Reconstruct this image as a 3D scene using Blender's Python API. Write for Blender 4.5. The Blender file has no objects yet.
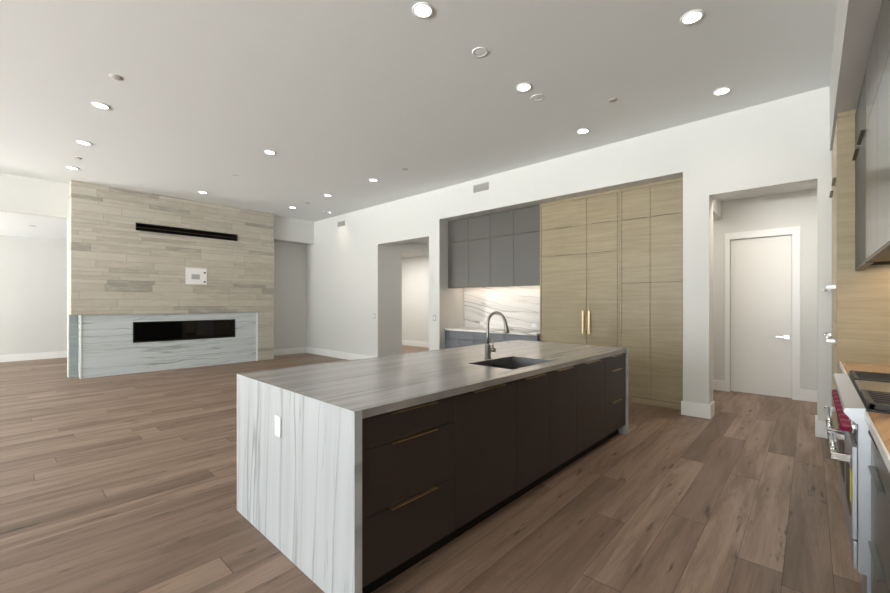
import bpy, bmesh, math, random
from mathutils import Vector, Matrix
random.seed(7)
S = bpy.context.scene
C = S.collection
R = math.radians

# ------------------------------------------------------------------ camera
CAM_H = 1.388
cam = bpy.data.cameras.new('camera')
cam.sensor_width = 36.0
cam.lens = 400.8 / 890 * 36.0
cam.shift_y = 6.9 / 890
cam.clip_start = 0.02
co = bpy.data.objects.new('camera', cam)
C.objects.link(co)
co.location = (0, 0, CAM_H)
co.rotation_euler = (R(90), 0, 0.7393 - R(90))
S.camera = co

# ------------------------------------------------------------------ world, daylight, exposure
w = bpy.data.worlds.new('world')
S.world = w
w.use_nodes = True
w.node_tree.nodes['Background'].inputs[0].default_value = (0.75, 0.85, 1.0, 1)
w.node_tree.nodes['Background'].inputs[1].default_value = 0.6
S.view_settings.view_transform = 'Standard'
S.view_settings.look = 'None'
S.view_settings.gamma = 1.0
S.view_settings.use_curve_mapping = False
S.view_settings.exposure = 0.13


def area(name, loc, rot, sx, sy, power, col=(1, 1, 1), spread=180):
    l = bpy.data.lights.new(name, 'AREA')
    l.shape = 'RECTANGLE'
    l.size, l.size_y = sx, sy
    l.energy = power
    l.color = col
    l.spread = R(spread)
    o = bpy.data.objects.new(name, l)
    o.location = loc
    o.rotation_euler = rot
    C.objects.link(o)
    return o


DAY = (0.83, 0.93, 1.0)
area('daylight_great_room_window', (-12.12, 4.0, 1.55), (0, R(-90), 0), 2.9, 6.2, 420, DAY)
area('great_room_uplight_fill', (-14.7, 3.0, 0.02), (0, R(180), 0), 5.0, 8.0, 17000, (0.98, 0.99, 0.98))  # added upward light, unseen, to brighten the main ceiling
area('daylight_left_room_window', (-4.62, 12.3, 1.5), (0, R(-90), 0), 2.8, 3.0, 25, DAY)
area('left_room_uplight_fill', (-6.4, 12.3, 0.02), (0, R(180), 0), 3.2, 3.4, 1350, (0.98, 0.99, 0.98))  # unseen upward light added to lift the left room's ceiling
area('next_room_fill', (7.4, 9.2, 2.88), (0, 0, 0), 1.0, 1.0, 62, (1, 0.97, 0.92))  # added unseen light for the wall showing through the left doorway
area('hall_ceiling_light', (6.35, 0.3, 2.97), (0, 0, 0), 0.5, 0.5, 19, (1, 0.93, 0.84))
area('passage_ceiling_light', (7.0, 1.8, 2.97), (0, 0, 0), 0.5, 0.5, 8, (1, 0.93, 0.84))
area('corridor_ceiling_light', (6.8, 6.3, 2.87), (0, 0, 0), 0.4, 0.4, 4, (1, 0.9, 0.8))


# ------------------------------------------------------------------ materials
def lin(c):
    return tuple(((v / 255) / 12.92 if v / 255 <= 0.04045 else ((v / 255 + 0.055) / 1.055) ** 2.4) for v in c) + (1,)


class NB:
    def __init__(s, name):
        s.m = bpy.data.materials.new(name)
        s.m.use_nodes = True
        s.t = s.m.node_tree
        s.b = s.t.nodes['Principled BSDF']

    def put(s, sock, v):
        if hasattr(v, 'is_output'):
            s.t.links.new(v, sock)
        elif isinstance(v, (tuple, list)):
            sock.default_value = tuple(v)
        else:
            sock.default_value = v

    def n(s, typ, ins=(), out=0, **kw):
        d = s.t.nodes.new(typ)
        for k, v in kw.items():
            setattr(d, k, v)
        for k, v in (ins.items() if isinstance(ins, dict) else enumerate(ins)):
            if v is not None:
                s.put(d.inputs[k], v)
        return d.outputs[out]

    def math(s, op, a, b=None, c=None):
        return s.n('ShaderNodeMath', [a, b, c], operation=op)

    def xyz(s):
        d = s.t.nodes.new('ShaderNodeSeparateXYZ')
        s.t.links.new(s.n('ShaderNodeTexCoord', out='Object'), d.inputs[0])
        return {'x': d.outputs[0], 'y': d.outputs[1], 'z': d.outputs[2]}

    def vec(s, x, y, z=0.0):
        return s.n('ShaderNodeCombineXYZ', [x, y, z])

    def noise(s, v, scale=1.0, detail=3.0, rough=0.5, dist=0.0):
        return s.n('ShaderNodeTexNoise', {'Vector': v, 'Scale': scale, 'Detail': detail, 'Roughness': rough, 'Distortion': dist})

    def white(s, v):
        return s.n('ShaderNodeTexWhiteNoise', {'Vector': v})

    def mix(s, f, a, b, blend='MIX'):
        d = s.t.nodes.new('ShaderNodeMix')
        d.data_type = 'RGBA'
        d.blend_type = blend
        s.put(d.inputs[0], f)
        s.put(d.inputs[6], a)
        s.put(d.inputs[7], b)
        return d.outputs[2]

    def ss(s, v, lo, hi, a=0.0, b=1.0):
        return s.n('ShaderNodeMapRange', {0: v, 1: lo, 2: hi, 3: a, 4: b}, interpolation_type='SMOOTHSTEP')

    def bump(s, h, strength=0.2, dist=0.005):
        s.put(s.b.inputs['Normal'], s.n('ShaderNodeBump', {'Height': h, 'Strength': strength, 'Distance': dist}))

    def fin(s, col, rough=0.5, metal=0.0, spec=None):
        s.put(s.b.inputs['Base Color'], col)
        s.put(s.b.inputs['Roughness'], rough)
        s.put(s.b.inputs['Metallic'], metal)
        if spec is not None:
            s.b.inputs['Specular IOR Level'].default_value = spec
        return s.m


def paint(name, rgb, rough=0.55, var=0.03, scale=3.0, bump=0.04, spec=0.4):
    n = NB(name)
    p = n.n('ShaderNodeTexCoord', out='Object')
    f = n.noise(p, scale, 4)
    c = lin(rgb)
    d = tuple(v * (1 - var * 2) for v in c[:3]) + (1,)
    n.bump(n.noise(p, 180, 2), bump, 0.002)
    return n.fin(n.mix(f, d, c), rough, 0, spec)


def metal(name, rgb, rough=0.3, axis='x', brushed=0.12):
    n = NB(name)
    q = n.xyz()
    k = {'x': (3, 250, 250), 'y': (250, 3, 250), 'z': (250, 250, 3)}[axis]
    f = n.noise(n.vec(n.math('MULTIPLY', q['x'], k[0]), n.math('MULTIPLY', q['y'], k[1]), n.math('MULTIPLY', q['z'], k[2])), 1, 2)
    r = n.math('MULTIPLY_ADD', f, brushed, rough - brushed / 2)
    return n.fin(lin(rgb), r, 1.0)


def planks(name):
    n = NB(name)
    q = n.xyz()
    W, L = 0.19, 2.1
    ya = n.math('DIVIDE', n.math('ADD', q['y'], 0.085), W)
    row = n.math('FLOOR', ya)
    rr = n.white(n.vec(row, 3.7))
    xa = n.math('ADD', n.math('DIVIDE', q['x'], L), n.math('MULTIPLY', rr, 7.0))
    col = n.math('FLOOR', xa)
    idv = n.white(n.vec(row, col, 1.3))
    id2 = n.white(n.vec(row, col, 9.1))
    fy = n.math('FRACT', ya)
    fx = n.math('FRACT', xa)
    ey = n.math('MINIMUM', fy, n.math('SUBTRACT', 1.0, fy))
    ex = n.math('MINIMUM', fx, n.math('SUBTRACT', 1.0, fx))
    gap = n.math('MAXIMUM', n.ss(ey, 0.003, 0.012, 1, 0), n.ss(ex, 0.0006, 0.002, 1, 0))
    off = n.math('MULTIPLY', idv, 57.0)
    g1 = n.noise(n.vec(n.math('MULTIPLY', q['x'], 0.9), n.math('MULTIPLY', q['y'], 9), off), 1, 6, 0.6, 0.6)
    g2 = n.noise(n.vec(n.math('MULTIPLY', q['x'], 5), n.math('MULTIPLY', q['y'], 120), off), 1, 4, 0.6)
    kn = n.noise(n.vec(n.math('MULTIPLY', q['x'], 3.6), n.math('MULTIPLY', q['y'], 19), off), 1, 3, 0.5)
    knot = n.ss(kn, 0.62, 0.74)
    base = n.mix(idv, lin(FLOOR_A), lin(FLOOR_B))
    base = n.mix(n.ss(id2, 0.6, 1.0, 0, 0.6), base, lin(FLOOR_C))
    base = n.mix(n.ss(g1, 0.35, 0.70, 0, 0.65), base, lin(FLOOR_D))
    base = n.mix(n.ss(g2, 0.45, 0.8, 0, 0.45), base, lin(FLOOR_D))
    base = n.mix(n.math('MULTIPLY', knot, 0.75), base, lin((48, 34, 26)))
    base = n.mix(n.math('MULTIPLY', gap, 0.7), base, lin((50, 38, 30)))
    h = n.math('SUBTRACT', n.math('MULTIPLY', g2, 0.25), gap)
    n.bump(h, 0.25, 0.002)
    return n.fin(base, n.math('MULTIPLY_ADD', g1, 0.2, 0.36), 0, 0.42)


def quartzite(name, al, ac, base, mid, vein, tilt=0.0, seed=0.0, rough=0.22, dens=1.0, wob=0.10, amt=0.8, lo=0.05):
    """Stone with thin mostly straight veins running along axis `al` and stacked across axis `ac`."""
    n = NB(name)
    q = n.xyz()
    a, b = q[al], q[ac]
    if callable(tilt):
        tb = tilt(n, a)
    else:
        tb = n.math('MULTIPLY', a, tilt)
    wrp = n.math('MULTIPLY', n.math('SUBTRACT', n.noise(n.vec(n.math('MULTIPLY', a, 1.1), n.math('MULTIPLY', b, 1.3), seed), 1, 3), 0.5), wob)
    jit = n.math('MULTIPLY', n.math('SUBTRACT', n.noise(n.vec(n.math('MULTIPLY', a, 14), n.math('MULTIPLY', b, 14), seed), 1, 3), 0.5), 0.012)
    bb = n.math('ADD', n.math('ADD', b, tb), n.math('ADD', wrp, jit))
    n1 = n.noise(n.vec(n.math('MULTIPLY', a, 0.22), n.math('MULTIPLY', bb, 5.5 * dens), seed + 1), 1, 2, 0.5)
    n2 = n.noise(n.vec(n.math('MULTIPLY', a, 0.3), n.math('MULTIPLY', bb, 11 * dens), seed + 5), 1, 3, 0.6)
    n3 = n.noise(n.vec(n.math('MULTIPLY', a, 0.5), n.math('MULTIPLY', bb, 30 * dens), seed + 9), 1, 4, 0.6)
    n4 = n.noise(n.vec(n.math('MULTIPLY', a, 1.5), n.math('MULTIPLY', bb, 2.5), seed + 3), 1, 3)
    v1 = n.ss(n.math('ABSOLUTE', n.math('SUBTRACT', n1, 0.5)), 0.0, 0.022, 1, 0)
    v2 = n.ss(n.math('ABSOLUTE', n.math('SUBTRACT', n2, 0.56)), 0.0, 0.016, 1, 0)
    msk = n.ss(n4, 0.38, 0.6)
    c = n.mix(n.ss(n2, 0.35, 0.7, lo, 0.75), lin(base), lin(mid))
    c = n.mix(n.ss(n3, 0.45, 0.75, 0, 0.4), c, lin(mid))
    c = n.mix(n.math('MULTIPLY', v1, n.math('MULTIPLY_ADD', msk, 0.5 * amt, 0.5 * amt)), c, lin(vein))
    c = n.mix(n.math('MULTIPLY', v2, n.math('MULTIPLY', msk, 0.8 * amt)), c, lin(vein))
    return n.fin(c, rough, 0, 0.5)


def ledgestone(name, cols):
    n = NB(name)
    q = n.xyz()
    H, L = 0.147, 1.05
    za = n.math('DIVIDE', n.math('SUBTRACT', q['z'], 1.175), H)
    r0 = n.math('FLOOR', za)
    sp = n.math('GREATER_THAN', n.white(n.vec(r0, 5.5)), 0.55)
    za2 = n.math('MULTIPLY', za, n.math('ADD', sp, 1.0))
    row = n.math('ADD', n.math('FLOOR', za2), n.math('MULTIPLY', sp, 100))
    rr = n.white(n.vec(row, 2.2))
    xx = n.math('ADD', q['x'], q['y'])
    xa = n.math('ADD', n.math('DIVIDE', xx, n.math('MULTIPLY_ADD', rr, 0.5, L * 0.55)), n.math('MULTIPLY', rr, 9))
    col = n.math('FLOOR', xa)
    idv = n.white(n.vec(row, col, 0.4))
    id2 = n.white(n.vec(row, col, 8.4))
    fz = n.math('FRACT', za2)
    fx = n.math('FRACT', xa)
    ez = n.math('MULTIPLY', n.math('MINIMUM', fz, n.math('SUBTRACT', 1.0, fz)), n.math('SUBTRACT', 1.0, n.math('MULTIPLY', sp, 0.5)))
    ex = n.math('MINIMUM', fx, n.math('SUBTRACT', 1.0, fx))
    gap = n.math('MAXIMUM', n.ss(ez, 0.008, 0.03, 1, 0), n.ss(ex, 0.002, 0.006, 1, 0))
    off = n.math('MULTIPLY', idv, 31)
    g = n.noise(n.vec(n.math('MULTIPLY', xx, 3), n.math('MULTIPLY', q['z'], 14), off), 1, 5, 0.65)
    g2 = n.noise(n.vec(n.math('MULTIPLY', xx, 22), n.math('MULTIPLY', q['z'], 40), off), 1, 4, 0.65)
    c = n.mix(idv, lin(cols[0]), lin(cols[1]))
    c = n.mix(n.ss(id2, 0.78, 0.92, 0, 0.75), c, lin(cols[2]))
    c = n.mix(n.ss(g, 0.42, 0.72, 0, 0.5), c, lin(cols[3]))
    c = n.mix(n.ss(g2, 0.5, 0.8, 0, 0.35), c, lin(cols[2]))
    c = n.mix(n.math('MULTIPLY', gap, 0.5), c, lin(cols[4]))
    h = n.math('ADD', n.math('MULTIPLY', n.math('SUBTRACT', 1.0, gap), 1.0), n.math('ADD', n.math('MULTIPLY', g2, 0.3), n.math('MULTIPLY', idv, 0.5)))
    n.bump(h, 0.5, 0.006)
    return n.fin(c, 0.8, 0, 0.25)


def veneer(name, al, ac, a, b, d, rough=0.42):
    n = NB(name)
    q = n.xyz()
    o = q[({'x', 'y', 'z'} - {al, ac}).pop()]
    g = n.noise(n.vec(n.math('MULTIPLY', q[al], 1.6), n.math('MULTIPLY', q[ac], 26), n.math('MULTIPLY', o, 3)), 1, 6, 0.62, 0.3)
    f = n.noise(n.vec(n.math('MULTIPLY', q[al], 9), n.math('MULTIPLY', q[ac], 260), o), 1, 3, 0.6)
    l = n.noise(n.vec(n.math('MULTIPLY', q[al], 1.0), n.math('MULTIPLY', q[ac], 1.3), 4.0), 1, 3, 0.5)
    c = n.mix(n.ss(g, 0.3, 0.7), lin(a), lin(b))
    c = n.mix(n.ss(f, 0.4, 0.75, 0, 0.35), c, lin(d))
    c = n.mix(n.ss(l, 0.4, 0.75, 0, 0.3), c, lin(d))
    n.bump(f, 0.08, 0.001)
    return n.fin(c, rough, 0, 0.4)


def emit(name, col, st):
    n = NB(name)
    n.b.inputs['Emission Color'].default_value = col
    n.b.inputs['Emission Strength'].default_value = st
    f = n.noise(n.n('ShaderNodeTexCoord', out='Object'), 6, 2)
    return n.fin(n.mix(f, (0.8, 0.8, 0.78, 1), (0.85, 0.85, 0.83, 1)), 0.4)


def glass(name):
    n = NB(name)
    n.b.inputs['Transmission Weight'].default_value = 1.0
    n.b.inputs['IOR'].default_value = 1.45
    f = n.noise(n.n('ShaderNodeTexCoord', out='Object'), 2, 2)
    return n.fin(n.mix(f, (0.5, 0.5, 0.5, 1), (0.55, 0.55, 0.55, 1)), 0.02)


FLOOR_A, FLOOR_B, FLOOR_C, FLOOR_D = (136, 113, 97), (164, 140, 121), (112, 92, 77), (90, 71, 57)
m_floor = planks('oak_planks')
m_wall = paint('white_wall_paint', (215, 215, 211), 0.6, 0.01, 0.8, 0.05)
m_ceil = paint('ceiling_paint', (230, 233, 232), 0.75, 0.01, 0.6, 0.05, 0.2)
m_trim = paint('white_trim_paint', (236, 236, 234), 0.35, 0.005, 1, 0.0)
m_door = paint('white_door_paint', (232, 230, 226), 0.4, 0.01, 1, 0.02)
m_stone = ledgestone('ledge_stone', [(190, 184, 170), (174, 167, 152), (146, 142, 132), (202, 198, 188), (122, 116, 105)])
m_greytile = ledgestone('grey_ledge_tile', [(150, 156, 155), (140, 147, 146), (128, 135, 134), (162, 168, 166), (108, 114, 114)])
QB, QM, QV = (222, 224, 224), (198, 201, 202), (112, 112, 112)
m_q_top = quartzite('quartzite_worktop', 'x', 'y', (172, 169, 167), (150, 146, 143), (108, 103, 100), 0.0, 2.0, 0.2, 0.8, 0.05, 0.6)  # same stone as the waterfall ends, greyer with reflections put into the colour
m_q_fall = quartzite('quartzite_waterfall', 'z', 'y', (190, 194, 197), (178, 182, 185), (122, 122, 122), 0.05, 4.0, 0.25, 1.0, 0.10, 0.55)
m_q_fire = quartzite('quartzite_fireplace', 'x', 'z', (208, 215, 216), (192, 199, 201), (118, 125, 128), -0.03, 8.0, 0.25, 1.2, 0.22, 0.6)
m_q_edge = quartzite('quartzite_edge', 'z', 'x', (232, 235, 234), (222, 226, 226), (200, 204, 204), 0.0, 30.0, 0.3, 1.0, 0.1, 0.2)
m_q_splash = quartzite('quartzite_backsplash', 'y', 'z', (226, 224, 220), (206, 203, 199), (140, 134, 128), -0.16, 12.0, 0.22, 0.8, 0.16, 0.8)
m_q_count_warm = quartzite('quartzite_warm_reflection', 'x', 'y', (190, 154, 116), (170, 134, 98), (108, 84, 64), 0.25, 21.0, 0.12, 0.8, 0.16, 0.7)  # pale stone; warm reflection of the oak backsplash painted in as tan
m_tan = veneer('tan_oak_veneer', 'y', 'z', (162, 149, 121), (145, 132, 104), (126, 112, 84))
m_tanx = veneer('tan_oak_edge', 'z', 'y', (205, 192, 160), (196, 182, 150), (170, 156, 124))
m_taupe = paint('taupe_lacquer', (88, 86, 80), 0.36, 0.02, 2, 0.0, 0.5)
m_taupe_gloss = paint('taupe_gloss_lacquer', (92, 88, 82), 0.2, 0.01, 2, 0.0, 0.5)
m_taupe_up = paint('taupe_satin_lacquer', (88, 84, 78), 0.45, 0.02, 2, 0.0, 0.28)
m_grey = paint('blue_grey_lacquer', (98, 102, 108), 0.36, 0.02, 2, 0.0, 0.5)
m_brown = paint('dark_brown_lacquer', (56, 47, 43), 0.42, 0.03, 2, 0.0, 0.4)
m_dark = paint('dark_recess', (22, 20, 19), 0.8, 0.02, 2, 0.0, 0.2)  # on carcasses and toe kicks this paints in the shade of the gaps
m_black = paint('black_metal', (14, 14, 15), 0.35, 0.05, 4, 0.02, 0.5)
m_iron = paint('cast_iron', (34, 34, 36), 0.45, 0.1, 30, 0.2, 0.5)
m_brass = metal('champagne_brass', (210, 186, 146), 0.28, 'x')
m_bronze = metal('dark_bronze', (92, 82, 68), 0.38, 'y')
m_nickel = metal('brushed_nickel', (128, 126, 120), 0.3, 'z')
m_steel = metal('stainless_steel', (188, 192, 197), 0.42, 'x')
m_chrome = metal('chrome', (225, 226, 228), 0.1, 'x', 0.02)
m_plum = paint('plum_red_knob', (122, 4, 50), 0.3, 0.05, 8, 0.0, 0.5)
m_sink = metal('graphite_steel', (138, 138, 140), 0.38, 'z')
m_plate = paint('white_plastic', (240, 240, 238), 0.35, 0.01, 4, 0.0, 0.5)
m_greyplastic = paint('grey_plastic', (176, 176, 178), 0.45, 0.02, 4, 0.0, 0.4)
m_ventgrey = paint('vent_grey', (168, 166, 160), 0.5, 0.03, 4, 0.0, 0.4)
m_cap = paint('cap_grey', (196, 192, 186), 0.6, 0.02, 4, 0.0, 0.2)
m_yellow = paint('yellow_label', (206, 206, 40), 0.5, 0.05, 20, 0.0, 0.4)
m_lamp = emit('lamp_lens', (1.0, 0.95, 0.88, 1), 9.0)
m_under = emit('under_cabinet_strip', (1.0, 0.82, 0.62, 1), 5.0)
m_glass = glass('fire_glass')
m_media = paint('fire_glass_media', (60, 62, 66), 0.25, 0.3, 90, 0.5, 0.5)


# ------------------------------------------------------------------ geometry helpers
def box(bm, x0, x1, y0, y1, z0, z1, bev=0.0):
    vs = [bm.verts.new((x, y, z)) for x in (x0, x1) for y in (y0, y1) for z in (z0, z1)]
    fs = [bm.faces.new([vs[i] for i in q]) for q in ((0, 1, 3, 2), (4, 6, 7, 5), (0, 4, 5, 1), (2, 3, 7, 6), (0, 2, 6, 4), (1, 5, 7, 3))]
    if bev:
        es = list({e for f in fs for e in f.edges})
        bmesh.ops.bevel(bm, geom=es, offset=bev, segments=2, affect='EDGES', profile=0.5)


def prism(bm, prof, axis, a0, a1):
    """Extrude a closed 2-D profile along an axis; profile pairs are the other two axes in order."""
    def P(u, v, a):
        return {'x': (a, u, v), 'y': (u, a, v), 'z': (u, v, a)}[axis]
    A = [bm.verts.new(P(u, v, a0)) for u, v in prof]
    B = [bm.verts.new(P(u, v, a1)) for u, v in prof]
    k = len(prof)
    bm.faces.new(A)
    bm.faces.new(B[::-1])
    for i in range(k):
        bm.faces.new([A[i], B[i], B[(i + 1) % k], A[(i + 1) % k]])


def lathe(bm, prof, centre, axis='z', seg=28):
    """Revolve (radius, height) pairs about an axis through centre."""
    cx, cy, cz = centre
    def P(r, h, t):
        a, b = r * math.cos(t), r * math.sin(t)
        return {'z': (cx + a, cy + b, cz + h), 'y': (cx + a, cy + h, cz + b), 'x': (cx + h, cy + a, cz + b)}[axis]
    rings = []
    for r, h in prof:
        if r < 1e-6:
            rings.append([bm.verts.new(P(0, h, 0))])
        else:
            rings.append([bm.verts.new(P(r, h, 2 * math.pi * i / seg)) for i in range(seg)])
    for A, B in zip(rings, rings[1:]):
        for i in range(seg):
            j = (i + 1) % seg
            if len(A) == 1 and len(B) == 1:
                continue
            if len(A) == 1:
                f = bm.faces.new([A[0], B[i], B[j]])
            elif len(B) == 1:
                f = bm.faces.new([A[i], A[j], B[0]])
            else:
                f = bm.faces.new([A[i], A[j], B[j], B[i]])
            f.smooth = True


def tube(bm, pts, rad, seg=14, caps=True):
    pts = [Vector(p) for p in pts]
    if not isinstance(rad, (list, tuple)):
        rad = [rad] * len(pts)
    d0 = (pts[1] - pts[0]).normalized()
    up = Vector((1, 0, 0)) if abs(d0.x) < 0.9 else Vector((0, 0, 1))
    rings = []
    for i, p in enumerate(pts):
        d = (pts[min(i + 1, len(pts) - 1)] - pts[max(i - 1, 0)]).normalized()
        u = (up - d * up.dot(d)).normalized()
        v = d.cross(u)
        up = u
        rings.append([bm.verts.new(p + (u * math.cos(2 * math.pi * k / seg) + v * math.sin(2 * math.pi * k / seg)) * rad[i]) for k in range(seg)])
    for A, B in zip(rings, rings[1:]):
        for k in range(seg):
            f = bm.faces.new([A[k], A[(k + 1) % seg], B[(k + 1) % seg], B[k]])
            f.smooth = True
    if caps:
        bm.faces.new(rings[0][::-1])
        bm.faces.new(rings[-1])


def holed(bm, axis, c0, c1, ar, br, holes):
    """A slab c0..c1 thick on an axis, over ranges ar x br of the other two axes, with rectangular holes."""
    A = sorted({ar[0], ar[1], *[v for h in holes for v in h[:2] if ar[0] <= v <= ar[1]]})
    B = sorted({br[0], br[1], *[v for h in holes for v in h[2:] if br[0] <= v <= br[1]]})
    V = {}
    def vt(i, j, k):
        if (i, j, k) not in V:
            c = (c0, c1)[k]
            V[i, j, k] = bm.verts.new({'x': (c, A[i], B[j]), 'y': (A[i], c, B[j]), 'z': (A[i], B[j], c)}[axis])
        return V[i, j, k]
    def solid(i, j):
        if not (0 <= i < len(A) - 1 and 0 <= j < len(B) - 1):
            return False
        ca, cb = (A[i] + A[i + 1]) / 2, (B[j] + B[j + 1]) / 2
        return not any(h[0] < ca < h[1] and h[2] < cb < h[3] for h in holes)
    for i in range(len(A) - 1):
        for j in range(len(B) - 1):
            if not solid(i, j):
                continue
            for k in (0, 1):
                q = [vt(i, j, k), vt(i + 1, j, k), vt(i + 1, j + 1, k), vt(i, j + 1, k)]
                bm.faces.new(q if k else q[::-1])
            for di, dj, e in ((-1, 0, ((i, j), (i, j + 1))), (1, 0, ((i + 1, j), (i + 1, j + 1))), (0, -1, ((i, j), (i + 1, j))), (0, 1, ((i, j + 1), (i + 1, j + 1)))):
                if not solid(i + di, j + dj):
                    bm.faces.new([vt(*e[0], 0), vt(*e[1], 0), vt(*e[1], 1), vt(*e[0], 1)])


BASE = {}


def obj(name, build, mat, parent=None):
    """One mesh object. build(bm) works in room coordinates; a child is stored relative to its parent's base."""
    bm = bmesh.new()
    build(bm)
    b = BASE.get(parent.name, Vector((0, 0, 0))) if parent else Vector((0, 0, 0))
    if b.length > 0:
        bmesh.ops.translate(bm, verts=bm.verts, vec=-b)
    bmesh.ops.recalc_face_normals(bm, faces=bm.faces)
    me = bpy.data.meshes.new(name)
    bm.to_mesh(me)
    bm.free()
    me.materials.append(mat)
    o = bpy.data.objects.new(name, me)
    C.objects.link(o)
    if parent:
        o.parent = parent
        BASE[o.name] = b
    return o


def bx(*a, bev=0.0):
    return lambda bm: box(bm, *a, bev=bev)


def bxs(*L, bev=0.0):
    def f(bm):
        for a in L:
            box(bm, *a, bev=bev)
    return f


def tag(o, label=None, cat=None, group=None, kind=None):
    for k, v in (('label', label), ('category', cat), ('group', group), ('kind', kind)):
        if v:
            o[k] = v
    return o


def thing(name, base, label, cat, group=None, frame=None):
    """Empty at the thing's base. frame is (origin, angle) when the thing sits in a turned frame."""
    o = bpy.data.objects.new(name, None)
    o.empty_display_size = 0.1
    C.objects.link(o)
    b = Vector(base)
    if frame:
        o.location = Matrix.Rotation(frame[1], 4, 'Z') @ b + Vector(frame[0])
        o.rotation_euler = (0, 0, frame[1])
    else:
        o.location = b
    BASE[o.name] = b
    return tag(o, label, cat, group)


def struct(name, build, mat, parent=None):
    o = obj(name, build, mat, parent)
    if not parent:
        o['kind'] = 'structure'
    return o


# ------------------------------------------------------------------ room shell
CH = 3.62
XB = 5.70
struct('floor', bx(-12.3, 9.3, -1.0, 14.4, -0.1, 0.0), m_floor)
struct('ceiling', bx(-12.3, 5.98, -1.0, 10.46, CH, CH + 0.1), m_ceil)
struct('ceiling_left_room', bx(-12.3, 6.0, 10.46, 14.4, 3.0, 3.1), m_ceil)
struct('wall_back', lambda b: holed(b, 'x', XB, 5.97, (-0.9, 10.6), (0, CH), [(5.63, 7.264, -1, 2.73), (1.178, 5.345, -1, 3.03), (-0.055, 0.90, -1, 2.69)]), m_wall)
struct('wall_right', bx(-12.2, XB, -0.95, -0.84, 0, CH), m_wall)
struct('wall_left', lambda b: holed(b, 'x', -12.08, -11.96, (-0.84, 14.2), (0, CH), [(0.9, 7.1, 0.1, 3.0), (-0.7, 0.5, 0.55, 2.95)]), m_wall)
struct('wall_left_room_side', lambda b: holed(b, 'x', -4.62, -4.5, (10.45, 14.11), (0, 3.0), [(10.8, 13.8, 0.1, 2.9)]), m_wall)
struct('wall_far', lambda b: holed(b, 'y', 10.25, 10.45, (-11.96, 0.80), (0, CH), [(-4.3, 0.79, -1, 2.99)]), m_wall)
struct('wall_niche_header', bx(4.5, XB, 10.05, 10.6, 3.02, CH), m_wall)
struct('wall_niche', bx(4.5, XB, 10.47, 10.6, 0, 3.02), m_wall)
struct('wall_left_room', bx(-12.2, 6.0, 14.11, 14.25, 0, 3.0), m_wall)
struct('wall_bulkhead', bx(-12.0, XB, -0.84, -0.145, 2.95, CH), m_wall)
# alcove for the built-in cabinets
struct('wall_alcove_back', bx(6.48, 6.55, 1.04, 5.50, 0, 3.03), m_wall)
struct('wall_alcove_side', bx(5.97, 6.48, 5.345, 5.45, 0, 3.03), m_wall)
struct('ceiling_alcove', bx(5.97, 6.55, 1.04, 5.50, 3.03, 3.1), m_wall)
# hall on the right
struct('wall_hall', lambda b: holed(b, 'x', 7.68, 7.80, (-0.5, 2.6), (0, 3.0), [(0.198, 0.935, -1, 2.387)]), m_wall)
struct('wall_hall_right', bx(5.97, 7.68, -0.5, -0.36, 0, 3.0), m_wall)
struct('wall_hall_header', bx(5.97, 7.68, 1.04, 1.16, 2.73, 3.0), m_wall)
struct('wall_hall_end', bx(6.55, 7.68, 2.5, 2.6, 0, 3.0), m_wall)
struct('ceiling_hall', bx(5.97, 7.8, -0.5, 2.6, 3.0, 3.1), m_wall)
# corridor and the next room beyond the left doorway
struct('wall_corridor', lambda b: holed(b, 'y', 7.264, 7.40, (5.97, 9.1), (0, 3.0), [(6.424, 7.6, -1, 2.65)]), m_wall)
struct('wall_corridor_end', bx(7.7, 7.8, 5.45, 7.264, 0, 3.0), m_wall)
struct('wall_corridor_side', bx(6.48, 7.7, 5.36, 5.46, 0, 3.0), m_wall)
struct('ceiling_corridor', bx(5.97, 9.1, 5.36, 10.7, 2.9, 3.0), m_wall)
struct('wall_next_room', bx(8.93, 9.05, 7.4, 10.7, 0, 3.0), m_wall)
struct('wall_next_room_end', bx(5.97, 8.93, 10.6, 10.7, 0, 3.0), m_wall)

# chimney breast in ledge stone
def breast(b):
    box(b, 4.12, 4.50, 9.87, 10.40, 0, 1.175)
    holed(b, 'y', 9.87, 10.40, (0.80, 4.50), (1.175, CH), [(1.735, 3.64, 2.835, 2.99)])
struct('wall_fireplace', breast, m_stone)
struct('wall_fireplace_back', bx(0.80, 4.5, 10.40, 10.46, 0, CH), m_wall)
struct('wall_fireplace_side', bx(0.80, 0.925, 10.2, 10.40, 0, 1.175), m_greytile)

# baseboards
def base_back(b):
    for y0, y1 in ((7.264, 10.46), (5.345, 5.63), (0.90, 1.178), (-0.16, -0.055)):
        box(b, XB - 0.017, XB, y0 - 0.017 if y0 != 7.264 else y0 - 0.017, y1 + (0.017 if y1 != 10.46 else 0), 0, 0.17, bev=0.003)
    for y0, y1 in ((0.883, 0.90), (-0.055, -0.038)):
        box(b, XB, 5.97, y0, y1, 0, 0.17, bev=0.003)
    for y0, y1 in ((7.247, 7.264), (5.63, 5.647)):
        box(b, XB, 5.97, y0, y1, 0, 0.17, bev=0.003)
struct('baseboard_back', base_back, m_trim)
struct('baseboard_niche', bx(4.5, XB - 0.017, 10.453, 10.47, 0, 0.17, bev=0.003), m_trim)
struct('baseboard_left_room', bx(-12.0, 5.9, 14.093, 14.11, 0, 0.17, bev=0.003), m_trim)
struct('baseboard_hall', bxs((7.663, 7.68, -0.36, 0.108, 0, 0.16), (7.663, 7.68, 0.998, 2.5, 0, 0.16), (5.97, 7.663, -0.36, -0.343, 0, 0.16), bev=0.003), m_trim)
struct('baseboard_next_room', bxs((8.913, 8.93, 7.4, 10.6, 0, 0.17), (7.6, 8.913, 7.4, 7.417, 0, 0.17), bev=0.003), m_trim)

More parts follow.
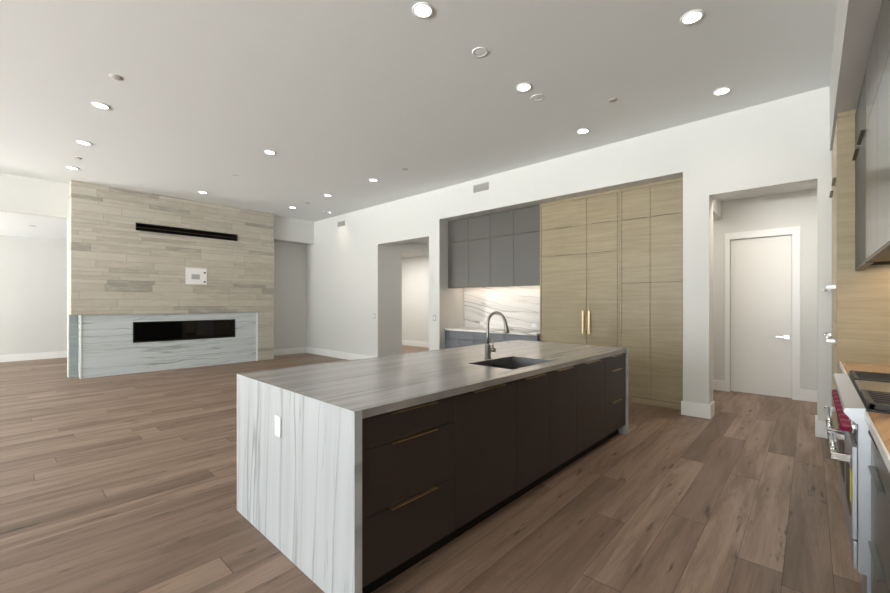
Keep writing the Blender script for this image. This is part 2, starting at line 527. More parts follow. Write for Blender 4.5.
# window frames in the left wall
def win(name, y0, y1, z0, z1, k, xw=-11.99):
    def f(b):
        t = 0.05
        holes = []
        wd = (y1 - y0 - t) / k
        for i in range(k):
            holes.append((y0 + t + i * wd, y0 + (i + 1) * wd, z0 + t, z1 - t))
        holed(b, 'x', xw - 0.07, xw, (y0, y1), (z0, z1), holes)
    struct(name, f, m_black)
win('window_1', 0.9, 7.1, 0.1, 3.0, 4)
win('window_2', -0.7, 0.5, 0.55, 2.95, 1)
win('window_3', 10.8, 13.8, 0.1, 2.9, 2, -4.53)

# hall door with casing
d1 = struct('door_1', bx(7.705, 7.745, 0.202, 0.931, 0.008, 2.383, bev=0.002), m_door)
h = obj('door_handle', lambda b: (box(b, 7.697, 7.705, 0.228, 0.288, 0.865, 0.925, 0.002), tube(b, [(7.70, 0.258, 0.895), (7.655, 0.258, 0.895)], 0.011), box(b, 7.648, 7.662, 0.25, 0.375, 0.886, 0.904, 0.003)), m_chrome, d1)
struct('trim_1', lambda b: holed(b, 'x', 7.66, 7.705, (0.108, 1.0), (0, 2.494), [(0.195, 0.938, -1, 2.39)]), m_trim)

# ------------------------------------------------------------------ fireplace
fp = thing('fireplace', (2.5, 9.91, 0), 'long linear fireplace set in a white veined quartzite surround at the stone wall', 'fireplace')
def surround(b):
    holed(b, 'y', 9.91, 9.94, (0.925, 4.12), (0, 1.174), [(1.70, 3.61, 0.605, 1.02)])
    box(b, 0.925, 0.955, 9.94, 10.2, 0, 1.174)
obj('surround', surround, m_q_fire, fp)
for x0, x1 in ((0.925, 0.945), (4.083, 4.119)):
    obj('edge_slab', bx(x0, x1, 9.895, 9.9095, 0, 1.173, bev=0.002), m_q_edge, fp)
fb = obj('firebox', lambda b: [box(b, *q) for q in ((1.70, 3.61, 10.22, 10.24, 0.605, 1.02), (1.70, 3.61, 9.94, 10.22, 0.605, 0.615), (1.70, 3.61, 9.94, 10.22, 1.01, 1.02), (1.70, 1.71, 9.94, 10.22, 0.615, 1.01), (3.60, 3.61, 9.94, 10.22, 0.615, 1.01))], m_black, fp)
obj('burner_tray', bx(1.72, 3.59, 10.0, 10.16, 0.616, 0.635, bev=0.004), m_media, fb)
obj('frame', lambda b: holed(b, 'y', 9.902, 9.93, (1.70, 3.61), (0.605, 1.02), [(1.722, 3.588, 0.627, 0.998)]), m_black, fp)
obj('glass_pane', bx(1.722, 3.588, 9.918, 9.924, 0.627, 0.998), m_glass, fp)

sv = thing('slot_vent', (2.69, 9.87, 2.835), 'long black horizontal slot recessed high in the ledge stone wall', 'vent')
obj('frame', lambda b: holed(b, 'y', 9.86, 9.90, (1.735, 3.64), (2.835, 2.99), [(1.75, 3.625, 2.85, 2.975)]), m_black, sv)
obj('liner', bxs((1.735, 3.64, 10.05, 10.06, 2.835, 2.99), (1.735, 3.64, 9.90, 10.05, 2.835, 2.843), (1.735, 3.64, 9.90, 10.05, 2.982, 2.99), (1.735, 1.745, 9.90, 10.05, 2.843, 2.982), (3.63, 3.64, 9.90, 10.05, 2.843, 2.982)), m_dark, sv)
obj('rail', bx(1.75, 3.625, 9.93, 9.95, 2.91, 2.92), m_bronze, sv)

mb = thing('media_box', (2.795, 9.87, 1.79), 'white recessed media wiring box on the ledge stone wall below the black slot', 'media box')
obj('cover', bx(2.593, 2.997, 9.855, 9.869, 1.797, 2.155, bev=0.004), m_plate, mb)
obj('socket_plate', bx(2.70, 2.86, 9.849, 9.855, 1.91, 2.02, bev=0.002), m_greyplastic, mb)
for z in (1.86, 2.06):
    obj('connector', lambda b: lathe(b, [(0, -0.012), (0.018, -0.012), (0.018, 0), (0, 0)], (2.955, 9.855, z), 'y', 14), m_black, mb)

# ------------------------------------------------------------------ island
IF = ((1.03, 1.475, 0), R(-0.75))
iw = thing('island_worktop', (0, 0, 0), 'veined grey quartzite island worktop with waterfall ends', 'worktop', frame=IF)
IX, IY = 3.43, 1.375
SK = (1.415, 2.04, 0.12, 0.54)
def wt(b):
    holed(b, 'z', 0.874, 0.914, (0, IX), (0, IY), [SK])
    bmesh.ops.recalc_face_normals(b, faces=b.faces)
obj('worktop', wt, m_q_top, iw)
for x0, x1 in ((0.0, 0.04), (IX - 0.04, IX)):
    obj('waterfall_panel', bx(x0 - 0.0005, x1 - 0.0005 if x0 == 0 else x1 + 0.0005, -0.0005, IY, 0, 0.9135), m_q_fall, iw)
YF = 0.012       # face of the doors
DIV = [0.045, 0.675, 1.30, 1.757, 2.22, 2.837, 3.385]


def edge_pull(parent, x0, x1, z, mat=None, y=YF):
    def f(b):
        prism(b, [(y - 0.020, z - 0.006), (y - 0.017, z - 0.006), (y - 0.017, z - 0.003), (y + 0.004, z - 0.003), (y + 0.004, z), (y - 0.020, z)], 'x', x0, x1)
    return obj('handle', f, mat or m_brass, parent)


def island_unit(x0, x1, rows, label, cols=1, pulls=True):
    t = thing('island_cabinet', ((x0 + x1) / 2, 0.3, 0), label, 'cabinet', 'cabinets under the island worktop', IF)
    sink = x0 < 1.7 < x1 or x0 < 1.8 < x1
    if sink:
        obj('body', bxs((x0, x0 + 0.016, 0.034, 1.05, 0.10, 0.872), (x1 - 0.016, x1, 0.034, 1.05, 0.10, 0.872), (x0, x1, 0.034, 1.05, 0.10, 0.12), (x0, x1, 1.03, 1.05, 0.12, 0.872)), m_dark, t)
    else:
        obj('body', bx(x0, x1, 0.034, 1.05, 0.10, 0.872), m_dark, t)
    obj('toe_kick', bx(x0, x1, 0.085, 0.10, 0.0, 0.10), m_dark, t)
    cw = (x1 - x0) / cols
    for c in range(cols):
        a, e = x0 + c * cw + 0.0015, x0 + (c + 1) * cw - 0.0015
        for z0, z1 in rows:
            d = obj('drawer' if len(rows) > 1 else 'door', bx(a, e, YF, YF + 0.02, z0 + 0.0015, z1 - 0.0015, bev=0.001), m_brown, t)
            if pulls:
                m = (a + e) / 2
                wd = 0.31 if e - a > 0.55 else 0.26
                edge_pull(d, m - wd / 2, m + wd / 2, z1 - 0.001)
    return t


RW = [(0.108, 0.414), (0.414, 0.724), (0.724, 0.868)]
DR = [(0.108, 0.868)]
island_unit(DIV[0], DIV[1], RW, 'dark brown three drawer island cabinet beside the near waterfall end')
island_unit(DIV[1], DIV[2], DR, 'dark brown island cabinet with one wide plain door, right of the near drawers')
island_unit(DIV[2], DIV[3], DR, 'dark brown narrow island door cabinet below the near half of the sink')
island_unit(DIV[3], DIV[4], DR, 'dark brown narrow island door cabinet below the far half of the sink')
island_unit(DIV[4], DIV[5], DR, 'dark brown island door cabinet just before the far drawers')
island_unit(DIV[5], DIV[6], RW, 'dark brown three drawer island cabinet beside the far waterfall end')

# sink and tap
sk = thing('kitchen_sink', (1.73, 0.33, 0.66), 'graphite undermount sink sunk into the island worktop', 'sink', frame=IF)
def basin(b):
    x0, x1, y0, y1 = SK[0] + 0.005, SK[1] - 0.005, SK[2] + 0.005, SK[3] - 0.005
    t = 0.004
    for q in ((x0 - t, x0, y0 - t, y1 + t, 0.66, 0.911), (x1, x1 + t, y0 - t, y1 + t, 0.66, 0.911), (x0, x1, y0 - t, y0, 0.66, 0.911), (x0, x1, y1, y1 + t, 0.66, 0.911), (x0 - t, x1 + t, y0 - t, y1 + t, 0.655, 0.66)):
        box(b, *q)
obj('basin', basin, m_sink, sk)
obj('drain', lambda b: lathe(b, [(0, 0.004), (0.03, 0.004), (0.045, 0.006), (0.048, 0.001), (0, 0.001)], (1.73, 0.40, 0.66)), m_nickel, sk)

fc = thing('kitchen_faucet', (1.76, 0.60, 0.914), 'brushed nickel gooseneck pull-down faucet behind the island sink', 'faucet', frame=IF)
FX, FY = 1.76, 0.60
obj('body', lambda b: lathe(b, [(0, 0), (0.032, 0), (0.032, 0.006), (0.026, 0.010), (0.026, 0.115), (0.022, 0.120), (0.016, 0.126), (0, 0.126)], (FX, FY, 0.914)), m_nickel, fc)
def spout(b):
    pts = [(FX, FY, 1.03), (FX, FY, 1.10), (FX, FY, 1.20)]
    r = 0.089
    for i in range(1, 15):
        a = math.pi * i / 14 * 0.88
        pts.append((FX, FY - r + r * math.cos(a), 1.215 + r * 1.06 * math.sin(a)))
    tube(b, pts, 0.0125, 16)
obj('spout', spout, m_nickel, fc)
obj('spray_head', lambda b: tube(b, [(FX, FY - 0.1735, 1.255), (FX, FY - 0.181, 1.225), (FX, FY - 0.190, 1.185), (FX, FY - 0.198, 1.145), (FX, FY - 0.199, 1.140)], [0.0135, 0.015, 0.017, 0.020, 0.017], 16), m_nickel, fc)
lv = obj('lever_hub', lambda b: tube(b, [(FX, FY - 0.02, 0.992), (FX, FY - 0.075, 0.992)], 0.017, 16), m_nickel, fc)
obj('lever', lambda b: tube(b, [(FX, FY - 0.060, 1.0), (FX, FY - 0.052, 1.04), (FX, FY - 0.044, 1.09)], [0.006, 0.005, 0.0045], 10), m_nickel, lv)

# outlet on the near waterfall end
io = thing('electrical_outlet', (-0.001, 0.745, 0.695), 'white outlet plate on the near waterfall end of the island', 'outlet', 'outlets', IF)
obj('plate', bx(-0.008, -0.0008, 0.709, 0.781, 0.637, 0.753, bev=0.003), m_plate, io)
for z in (0.672, 0.718):
    obj('socket', bx(-0.0095, -0.0075, 0.728, 0.762, z - 0.016, z + 0.016, bev=0.0006), m_plate, io)

# ------------------------------------------------------------------ niche with grey cabinets
NX0 = 5.866
for (y0, y1), lab in zip(((4.646, 5.343), (3.954, 4.646), (3.30, 3.954)), (
        'slate grey low cabinet at the left end of the niche, beside the white side wall',
        'slate grey low cabinet in the middle of the niche below the stone backsplash',
        'slate grey low cabinet at the right end of the niche beside the tall tan cabinet')):
    t = thing('base_cabinet', (6.1, (y0 + y1) / 2, 0), lab, 'cabinet', 'grey low cabinets in the niche')
    obj('body', bx(NX0 + 0.02, 6.45, y0, y1, 0.10, 0.858), m_dark, t)
    if y0 < 3.5:
        obj('end_panel', bx(NX0 + 0.002, 6.0, y0 - 0.004, y0 - 0.0005, 0.1, 0.858), m_grey, t)
    obj('toe_kick', bx(NX0 + 0.07, NX0 + 0.085, y0, y1, 0, 0.10), m_dark, t)
    d = obj('drawer', bx(NX0, NX0 + 0.02, y0 + 0.002, y1 - 0.002, 0.707, 0.856, bev=0.001), m_grey, t)
    m = (y0 + y1) / 2
    obj('handle', lambda b: box(b, NX0 - 0.016, NX0 + 0.006, m - 0.13, m + 0.13, 0.852, 0.855), m_bronze, d)
    for a, e in ((y0, m), (m, y1)):
        d = obj('door', bx(NX0, NX0 + 0.02, a + 0.002, e - 0.002, 0.11, 0.702, bev=0.001), m_grey, t)
        obj('handle', bx(NX0 - 0.016, NX0 + 0.006, (a + e) / 2 - 0.1, (a + e) / 2 + 0.1, 0.698, 0.701), m_bronze, d)
tag(obj('niche_worktop', bx(5.842, 6.455, 3.295, 5.344, 0.86, 0.893, bev=0.002), m_q_splash), 'white quartzite worktop on the grey niche cabinets', 'worktop')
tag(obj('stone_backsplash', bx(6.457, 6.479, 3.295, 5.344, 0.895, 1.75), m_q_splash), 'white quartzite backsplash slab with diagonal grey veins in the niche', 'backsplash')
for y, lab in ((4.88, 'white outlet plate on the niche backsplash behind the faucet'), (3.70, 'white outlet plate at the right end of the niche backsplash')):
    t = thing('electrical_outlet', (6.456, y, 0.988), lab, 'outlet', 'outlets')
    obj('plate', bx(6.449, 6.4565, y - 0.05, y + 0.05, 0.953, 1.023, bev=0.003), m_plate, t)
    for q in (-0.022, 0.022):
        obj('socket', bx(6.4475, 6.4495, y + q - 0.016, y + q + 0.016, 0.972, 1.004, bev=0.0006), m_plate, t)
UX = 5.945
ub = [5.336, 4.816, 4.309, 3.809, 3.30]
for i, lab in enumerate(('taupe grey wall cabinet at the left end of the niche', 'taupe grey wall cabinet second from the left in the niche', 'taupe grey wall cabinet third from the left in the niche', 'taupe grey wall cabinet at the right end of the niche against the tan panel')):
    y1, y0 = ub[i], ub[i + 1]
    t = thing('wall_cabinet', (6.2, (y0 + y1) / 2, 1.685), lab, 'cabinet', 'taupe wall cabinets in the niche')
    obj('body', bx(UX + 0.02, 6.455, y0 + 0.0005, y1 - 0.0005, 1.76, 3.02), m_dark, t)
    for z0, z1 in ((1.685, 2.584), (2.584, 3.015)):
        d = obj('door', bx(UX, UX + 0.02, y0 + 0.002, y1 - 0.002, z0 + 0.002, z1 - 0.002, bev=0.001), m_taupe, t)
        obj('handle', bx(UX - 0.016, UX + 0.004, (y0 + y1) / 2 - 0.15, (y0 + y1) / 2 + 0.15, z0 - 0.0005, z0 + 0.003), m_bronze, d)
us = obj('light_strip', bx(6.30, 6.33, 3.45, 5.25, 1.745, 1.756), m_under)
tag(us, 'warm light strip under the taupe wall cabinets of the niche', 'light strip')
area('niche_strip_light', (6.315, 4.35, 1.742), (0, R(10), 0), 0.03, 1.8, 3.2, (1, 0.80, 0.62))
# wall behind bottom of the uppers
# ------------------------------------------------------------------ tall tan cabinets
TX = 5.93
def tall(label, y0, y1, splits, rows, big_handle=None, name='tall_cabinet'):
    t = thing(name, (6.2, (y0 + y1) / 2, 0), label, 'cabinet', 'tall tan cabinets')
    obj('body', bx(TX + 0.021, 6.455, y0, y1, 0.0, 3.028), m_dark, t)
    obj('plinth', bx(TX + 0.004, TX + 0.02, y0, y1, 0.0, 0.075), m_tan, t)
    ys = [y0 + 0.03] + splits + [y1 - 0.03]
    for a, e in ((y0, y0 + 0.028), (y1 - 0.028, y1)):
        obj('stile', bx(TX - 0.002, TX + 0.02, a + 0.0005, e - 0.0005, 0.0, 3.028), m_tan, t)
    obj('top_rail', bx(TX - 0.001, TX + 0.02, y0 + 0.03, y1 - 0.03, 2.988, 3.028), m_tan, t)
    for a, e in zip(ys, ys[1:]):
        for z0, z1 in rows:
            d = obj('door', bx(TX, TX + 0.02, a + 0.002, e - 0.002, z0 + 0.0025, z1 - 0.0025, bev=0.001), m_tan, t)
            if z0 > 0.2:
                m = (a + e) / 2
                wd = min(0.15, (e - a) * 0.42)
                obj('handle', bx(TX - 0.012, TX + 0.004, m - wd, m + wd, z0 - 0.004, z0 + 0.002), m_bronze, d)
            elif big_handle and any(a < q < e for q in big_handle):
                q = [q for q in big_handle if a < q < e][0]
                def bar(b):
                    box(b, TX - 0.040, TX - 0.026, q - 0.013, q + 0.013, 0.925, 1.277, 0.003)
                    for zz in (0.96, 1.24):
                        box(b, TX - 0.028, TX + 0.001, q - 0.007, q + 0.007, zz - 0.007, zz + 0.007)
                obj('handle', bar, m_brass, d)
    return t
K = 0.9885
tall('tall tan oak cabinet with two upright brass bar handles beside the niche', 2.022, 3.293, [2.505], [(0.08, 2.147), (2.147, 2.583), (2.583, 2.986)], [2.552, 2.456], 'tall_cabinet')
tall('tall tan oak cabinet with six plain doors beside the white wall post', 1.195, 2.020, [1.617], [(0.08, 1.675), (1.675, 2.572), (2.572, 2.986)], None, 'tall_cabinet')

# ------------------------------------------------------------------ range wall on the right
YC = -0.195      # face of the low cabinets
def range_unit(x0, x1, label):
    t = thing('base_cabinet', ((x0 + x1) / 2, -0.5, 0), label, 'cabinet', 'low cabinets on the range wall')
    obj('body', bx(x0, x1, -0.83, YC - 0.021, 0.10, 0.872), m_dark, t)
    obj('toe_kick', bx(x0, x1, YC - 0.085, YC - 0.07, 0, 0.10), m_dark, t)
    m = (x0 + x1) / 2
    for z0, z1 in RW:
        d = obj('drawer', bx(x0 + 0.002, x1 - 0.002, YC - 0.02, YC, z0 + 0.0015, z1 - 0.0015, bev=0.001), m_taupe, t)
        def f(b):
            prism(b, [(YC + 0.020, z1 - 0.011), (YC + 0.017, z1 - 0.011), (YC + 0.017, z1 - 0.004), (YC - 0.004, z1 - 0.004), (YC - 0.004, z1 - 0.001), (YC + 0.020, z1 - 0.001)], 'x', m - 0.155, m + 0.155)
        obj('handle', f, m_nickel, d)
range_unit(1.92, 2.548, 'taupe drawer cabinet on the near side of the steel range')
range_unit(1.29, 1.918, 'taupe drawer cabinet nearest the camera on the range wall')
range_unit(3.764, 4.595, 'taupe drawer cabinet between the range and the tall tan cabinet')
for x0, x1, lab in ((1.25, 2.548, 'pale stone worktop with painted warm reflection on the near side of the range'), (3.764, 4.597, 'pale stone worktop with painted warm reflection between the range and the tall tan cabinet')):
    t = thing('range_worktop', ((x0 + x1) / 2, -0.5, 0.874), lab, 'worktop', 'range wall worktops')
    obj('slab', bx(x0, x1, -0.835, -0.184, 0.8745, 0.914), m_q_count_warm, t)
    obj('front_edge', bx(x0, x1, -0.1838, -0.176, 0.8745, 0.914, bev=0.0015), m_q_edge, t)  # front face of the same stone, its daylit brightness painted pale

RX0, RX1 = 2.552, 3.760
rg = thing('kitchen_range', ((RX0 + RX1) / 2, -0.48, 0), 'stainless steel kitchen range with plum red knobs and tube oven handles', 'range')
obj('body', bx(RX0, RX1, -0.82, -0.157, 0.19, 0.905), m_steel, rg)
obj('toe_panel', bx(RX0, RX1, -0.80, -0.184, 0.0, 0.19), m_steel, rg)
obj('bullnose', lambda b: prism(b, [(-0.157, 0.906), (-0.180, 0.906), (-0.180, 0.924), (-0.116, 0.916), (-0.111, 0.910), (-0.111, 0.896), (-0.120, 0.885), (-0.150, 0.852), (-0.157, 0.852)], 'x', RX0, RX1), m_steel, rg)
obj('cooktop', lambda b: (box(b, RX0 + 0.004, RX1 - 0.004, -0.82, -0.182, 0.905, 0.922), box(b, RX0 + 0.004, RX1 - 0.004, -0.82, -0.79, 0.922, 0.98)), m_iron, rg)
def grate(x0, x1):
    def f(b):
        y0, y1 = -0.77, -0.19
        for q in ((x0, x1, y0, y0 + 0.022), (x0, x1, y1 - 0.022, y1), (x0, x0 + 0.022, y0, y1), (x1 - 0.022, x1, y0, y1)):
            box(b, *q, 0.923, 0.948, 0.003)
        k = 7
        for i in range(1, k):
            xx = x0 + (x1 - x0) * i / k
            box(b, xx - 0.006, xx + 0.006, y0 + 0.02, y1 - 0.02, 0.934, 0.948)
        for yy in (-0.48,):
            box(b, x0 + 0.02, x1 - 0.02, yy - 0.008, yy + 0.008, 0.93, 0.946)
    return f
obj('grate', grate(RX0 + 0.01, RX0 + 0.40), m_iron, rg)
obj('griddle', lambda b: (box(b, RX0 + 0.42, RX1 - 0.42, -0.77, -0.19, 0.922, 0.944, 0.004)), m_nickel, rg)
obj('grate', grate(RX1 - 0.40, RX1 - 0.01), m_iron, rg)
for i in range(8):
    x = 2.70 + i * 0.131
    k = obj('knob', lambda b: lathe(b, [(0, 0.046), (0.021, 0.046), (0.027, 0.040), (0.027, 0.014), (0.031, 0.010), (0.031, 0.004), (0, 0.004)], (x, -0.150, 0.805), 'y', 20), m_plum, rg)
    obj('bezel', lambda b: lathe(b, [(0, 0.012), (0.034, 0.012), (0.038, 0.006), (0.038, -0.006), (0, -0.006)], (x, -0.152, 0.805), 'y', 20), m_chrome, k)
for x0, x1, lab in ((RX0 + 0.01, 3.02, None), (3.03, RX1 - 0.01, None)):
    d = obj('oven_door', bx(x0, x1, -0.156, -0.138, 0.33, 0.745, bev=0.003), m_steel, rg)
    def hd(b):
        tube(b, [(x0 + 0.03, -0.084, 0.682), (x1 - 0.03, -0.084, 0.682)], 0.016, 14)
        for xx in (x0 + 0.03, x1 - 0.03):
            box(b, xx - 0.012, xx + 0.012, -0.138, -0.068, 0.664, 0.700, 0.005)
    obj('handle', hd, m_chrome, d)
    obj('window', bx(x0 + 0.09, x1 - 0.09, -0.139, -0.136, 0.40, 0.62), m_black, d)
    dr = obj('drawer', bx(x0, x1, -0.156, -0.142, 0.20, 0.322, bev=0.003), m_steel, rg)
tg = obj('energy_label', bx(2.60, 2.66, -0.1375, -0.1355, 0.48, 0.62), m_yellow, rg)
tag(tg, 'yellow paper label on the oven door')

# upper cabinets and hood
YU = -0.265
for x0, x1, mt, lab, nm in ((3.764, 4.597, m_taupe_up, 'taupe wall cabinet on the range wall against the tall tan cabinet', 'wall_cabinet'),
                        (2.552, 3.760, m_taupe_gloss, 'taupe gloss hood cabinet above the steel range', 'hood_cabinet'),
                        (1.30, 2.548, m_taupe_up, 'taupe wall cabinet on the range wall nearest the camera', 'wall_cabinet')):
    t = thing(nm, ((x0 + x1) / 2, -0.55, 1.67), lab, 'cabinet', 'upper cabinets on the range wall')
    obj('body', bx(x0, x1, -0.835, YU - 0.021, 1.69, 2.945), m_dark, t)  # near black: shade in the gap below the soffit is painted
    for z0, z1 in ((1.67, 2.53), (2.53, 2.905)):
        n = 2
        wd = (x1 - x0) / n
        for i in range(n):
            a, e = x0 + i * wd, x0 + (i + 1) * wd
            d = obj('door', bx(a + 0.002, e - 0.002, YU - 0.02, YU, z0 + 0.002, z1 - 0.002, bev=0.001), mt, t)
            if z0 > 2 and nm == 'wall_cabinet':
                obj('handle', bx((a + e) / 2 - 0.16, (a + e) / 2 + 0.16, YU - 0.004, YU + 0.020, z0 - 0.004, z0 + 0.004), m_bronze, d)
    if nm == 'hood_cabinet':
        obj('hood_insert', lambda b: holed(b, 'z', 1.655, 1.69, (x0 + 0.002, x1 - 0.002), (-0.83, YU - 0.002), [(x0 + 0.12, x1 - 0.12, -0.75, -0.38)]), m_bronze, t)
        obj('baffle_filter', bx(x0 + 0.12, x1 - 0.12, -0.75, -0.38, 1.672, 1.69), m_steel, t)
    else:
        obj('bottom_rail', bx(x0 + 0.002, x1 - 0.002, -0.30, YU, 1.648, 1.669), m_bronze, t)
        obj('light_strip', bx(x0 + 0.05, x1 - 0.05, -0.50, -0.47, 1.68, 1.69), m_under, t)
        area('range_wall_strip_light', ((x0 + x1) / 2, -0.485, 1.675), (0, 0, 0), x1 - x0 - 0.2, 0.03, 2.5 if x0 > 3 else 2.5, (1, 0.74, 0.5))
area('hood_lamp', (3.15, -0.56, 1.66), (0, 0, 0), 0.9, 0.06, 3, (1, 0.76, 0.5))
tag(obj('wood_backsplash', bx(1.25, 4.597, -0.8395, -0.836, 0.915, 1.69), m_tan), 'tan oak backsplash along the range wall', 'backsplash')

# tall tan cabinet with two built-in oven handles
tw = thing('tower_cabinet', (5.15, -0.5, 0), 'tall tan oak cabinet standing between the range wall and the back wall', 'cabinet')
obj('side_panel', bx(4.60, 4.62, -0.838, -0.160, 0, 2.905), m_tan, tw)
obj('body', bx(4.62, 5.695, -0.838, -0.182, 0, 2.905), m_dark, tw)
for z0, z1 in ((0.09, 0.66), (0.66, 1.217), (1.217, 1.63), (1.63, 2.44), (2.44, 2.90)):
    for xa, xb in (((4.622, 5.147), (5.151, 5.675)) if z0 > 1.6 else ((4.622, 5.675),)):
        d = obj('door', bx(xa, xb, -0.180, -0.160, z0 + 0.003, z1 - 0.003, bev=0.001), m_tanx, tw)
        if z0 > 2:
            obj('handle', bx((xa + xb) / 2 - 0.2, (xa + xb) / 2 + 0.1, -0.164, -0.138, z0 - 0.004, z0 + 0.003), m_bronze, d)
for z in (1.073, 1.526):
    def tb(b):
        tube(b, [(4.66, -0.110, z), (5.60, -0.110, z)], 0.014, 14)
        for xx in (4.68, 5.58):
            box(b, xx - 0.016, xx + 0.016, -0.160, -0.094, z - 0.018, z + 0.018, 0.005)
    obj('bar_handle', tb, m_chrome, tw)
obj('top_filler', bx(4.60, 5.695, -0.838, -0.166, 2.907, 2.948), m_tan, tw)

# ------------------------------------------------------------------ vents, switches
for y0, y1, z0, z1, lab in ((4.162, 4.495, 3.382, 3.512, 'grey wall vent above the niche of taupe cabinets'), (8.57, 8.88, 3.33, 3.45, 'grey wall vent high near the far corner by the fireplace')):
    t = thing('wall_vent', (XB, (y0 + y1) / 2, z0), lab, 'vent', 'wall vents')
    obj('frame', lambda b: holed(b, 'x', XB - 0.012, XB - 0.0005, (y0, y1), (z0, z1), [(y0 + 0.018, y1 - 0.018, z0 + 0.018, z1 - 0.018)]), m_ventgrey, t)
    def lou(b):
        k = int((z1 - z0 - 0.04) / 0.012)
        box(b, XB - 0.0025, XB - 0.0005, y0 + 0.018, y1 - 0.018, z0 + 0.018, z1 - 0.018)
        for i in range(k):
            z = z0 + 0.022 + i * 0.012
            box(b, XB - 0.010, XB - 0.0025, y0 + 0.018, y1 - 0.018, z, z + 0.005)
    obj('louvres', lou, m_ventgrey, t)
for y, lab in ((7.384, 'light switch plate left of the open doorway'), (5.477, 'light switch plate between the doorway and the niche')):
    t = thing('light_switch', (XB, y, 1.04), lab, 'switch', 'light switches')
    obj('plate', bx(XB - 0.007, XB - 0.0005, y - 0.04, y + 0.04, 1.04, 1.16, bev=0.002), m_greyplastic, t)
    obj('rocker', bx(XB - 0.011, XB - 0.007, y - 0.017, y + 0.017, 1.067, 1.133, bev=0.001), m_plate, t)

# ------------------------------------------------------------------ ceiling fittings
KX = 2.232 / 2.252
DL = [(2.159, 2.198, 'round recessed ceiling light nearest the camera, above the near end of the island'),
      (3.637, 0.688, 'round recessed ceiling light above the aisle between island and range, nearer one'),
      (3.636, 2.203, 'round recessed ceiling light above the far half of the island, beside a white disc'),
      (5.119, 0.693, 'round recessed ceiling light above the hall opening'),
      (5.083, 2.195, 'round recessed ceiling light in front of the tall tan cabinets'),
      (0.731, 5.964, 'leftmost row of recessed lights, the one nearest the camera'),
      (0.744, 7.521, 'leftmost row of recessed lights, the middle one'),
      (0.751, 9.063, 'leftmost row of recessed lights, the one just before the stone wall'),
      (2.651, 5.946, 'recessed ceiling light alone in the middle of the great room ceiling'),
      (2.691, 9.085, 'recessed ceiling light just before the middle of the stone wall'),
      (4.54, 8.975, 'recessed ceiling light just before the right end of the stone wall'),
      (4.525, 7.43, 'recessed ceiling light near the far vent, the middle one along the white wall'),
      (4.527, 5.891, 'recessed ceiling light in front of the open doorway')]
LIGHT_W = 11
for x, y, lab in DL:
    x, y = x * KX, y * KX
    t = thing('recessed_light', (x, y, CH), lab, 'ceiling light', 'recessed ceiling lights')
    obj('trim_ring', lambda b: lathe(b, [(0.062, -0.0005), (0.062, -0.008), (0.068, -0.011), (0.080, -0.008), (0.082, -0.0005), (0.062, -0.0005)], (x, y, CH)), m_trim, t)
    obj('lens', lambda b: lathe(b, [(0, -0.006), (0.0615, -0.006), (0.0615, -0.001), (0, -0.001)], (x, y, CH)), m_lamp, t)
    l = bpy.data.lights.new('recessed_lamp', 'SPOT')
    l.energy = LIGHT_W
    l.spot_size = R(125)
    l.spot_blend = 0.8
    l.shadow_soft_size = 0.06
    l.color = (1, 0.90, 0.78)
    o = bpy.data.objects.new('recessed_lamp', l)
    o.location = (x, y, CH - 0.03)
    C.objects.link(o)
x, y = 5.352 * KX, 8.771 * KX
t = thing('gimbal_light', (x, y, CH), 'dark square gimbal spotlight in the far corner of the ceiling', 'ceiling light')
obj('housing', lambda b: holed(b, 'z', CH - 0.012, CH - 0.0005, (x - 0.11, x + 0.11), (y - 0.06, y + 0.06), [(x - 0.09, x - 0.005, y - 0.04, y + 0.04), (x + 0.005, x + 0.09, y - 0.04, y + 0.04)]), m_trim, t)
for s in (-0.048, 0.048):
    g = obj('spot_head', lambda b: lathe(b, [(0, -0.004), (0.036, -0.006), (0.038, -0.001), (0, -0.001)], (x + s, y, CH)), m_iron if s < 0 else m_dark, t)
obj('bulb', lambda b: lathe(b, [(0, -0.012), (0.016, -0.010), (0.018, -0.004), (0, -0.004)], (x + 0.048, y, CH)), m_lamp, t)
l = bpy.data.lights.new('gimbal_lamp', 'SPOT')
l.energy = 8
l.spot_size = R(80)
l.spot_blend = 0.9
l.shadow_soft_size = 0.03
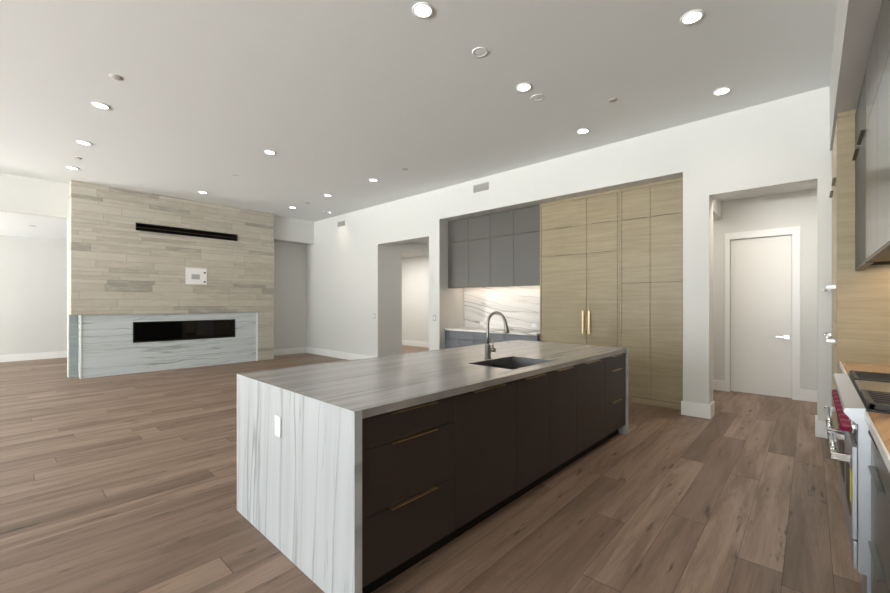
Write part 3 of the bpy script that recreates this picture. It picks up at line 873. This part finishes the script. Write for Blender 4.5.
l.color = (1, 0.86, 0.7)
o = bpy.data.objects.new('gimbal_lamp', l)
o.location = (x + 0.03, y, CH - 0.03)
o.rotation_euler = (0, R(-22), 0)
C.objects.link(o)

for x, y, lab in ((2.864, 2.187, 'white round cover disc on the ceiling above the near half of the island'), (3.921, 2.206, 'white round cover disc on the ceiling close beside a recessed light')):
    x, y = x * KX, y * KX
    t = thing('ceiling_cover', (x, y, CH), lab, 'cover plate', 'round covers on the ceiling')
    obj('rim', lambda b: lathe(b, [(0.050, -0.0005), (0.050, -0.005), (0.060, -0.007), (0.070, -0.005), (0.072, -0.0005), (0.050, -0.0005)], (x, y, CH)), m_ceil, t)
    obj('disc', lambda b: lathe(b, [(0, -0.004), (0.046, -0.004), (0.049, -0.003), (0.049, -0.001), (0, -0.001)], (x, y, CH)), m_ceil, t)
for x, y, z, r, lab in ((0.741 * KX, 5.104 * KX, CH, 0.055, 'small flat ceiling cap nearest the camera in the left row of lights'),
                  (0.747 * KX, 8.394 * KX, CH, 0.055, 'small flat ceiling cap between two lights of the left row'),
                  (2.713 * KX, 7.458 * KX, CH, 0.05, 'small flat ceiling cap before the middle of the stone wall'),
                  (4.565 * KX, 8.336 * KX, CH, 0.05, 'small flat ceiling cap near the right end of the stone wall'),
                  (4.518 * KX, 5.028 * KX, CH, 0.05, 'small flat ceiling cap in front of the taupe niche'),
                  (4.529 * KX, 1.62 * KX, CH, 0.045, 'small flat ceiling cap before the tall tan six-door cabinet'),
                  (0.38, 11.95, 3.0, 0.06, 'small flat cap on the ceiling of the room left of the fireplace')):
    t = thing('sprinkler_cap', (x, y, z), lab, 'sprinkler cap', 'sprinkler caps on the ceilings')
    obj('cap', lambda b: lathe(b, [(0, -0.012), (r * 0.85, -0.005), (r * 0.9, -0.004), (0, -0.004)], (x, y, z), seg=24), m_cap, t)
    obj('collar', lambda b: lathe(b, [(0, -0.0035), (r, -0.0035), (r * 1.03, -0.0005), (0, -0.0005)], (x, y, z), seg=24), m_cap, t)
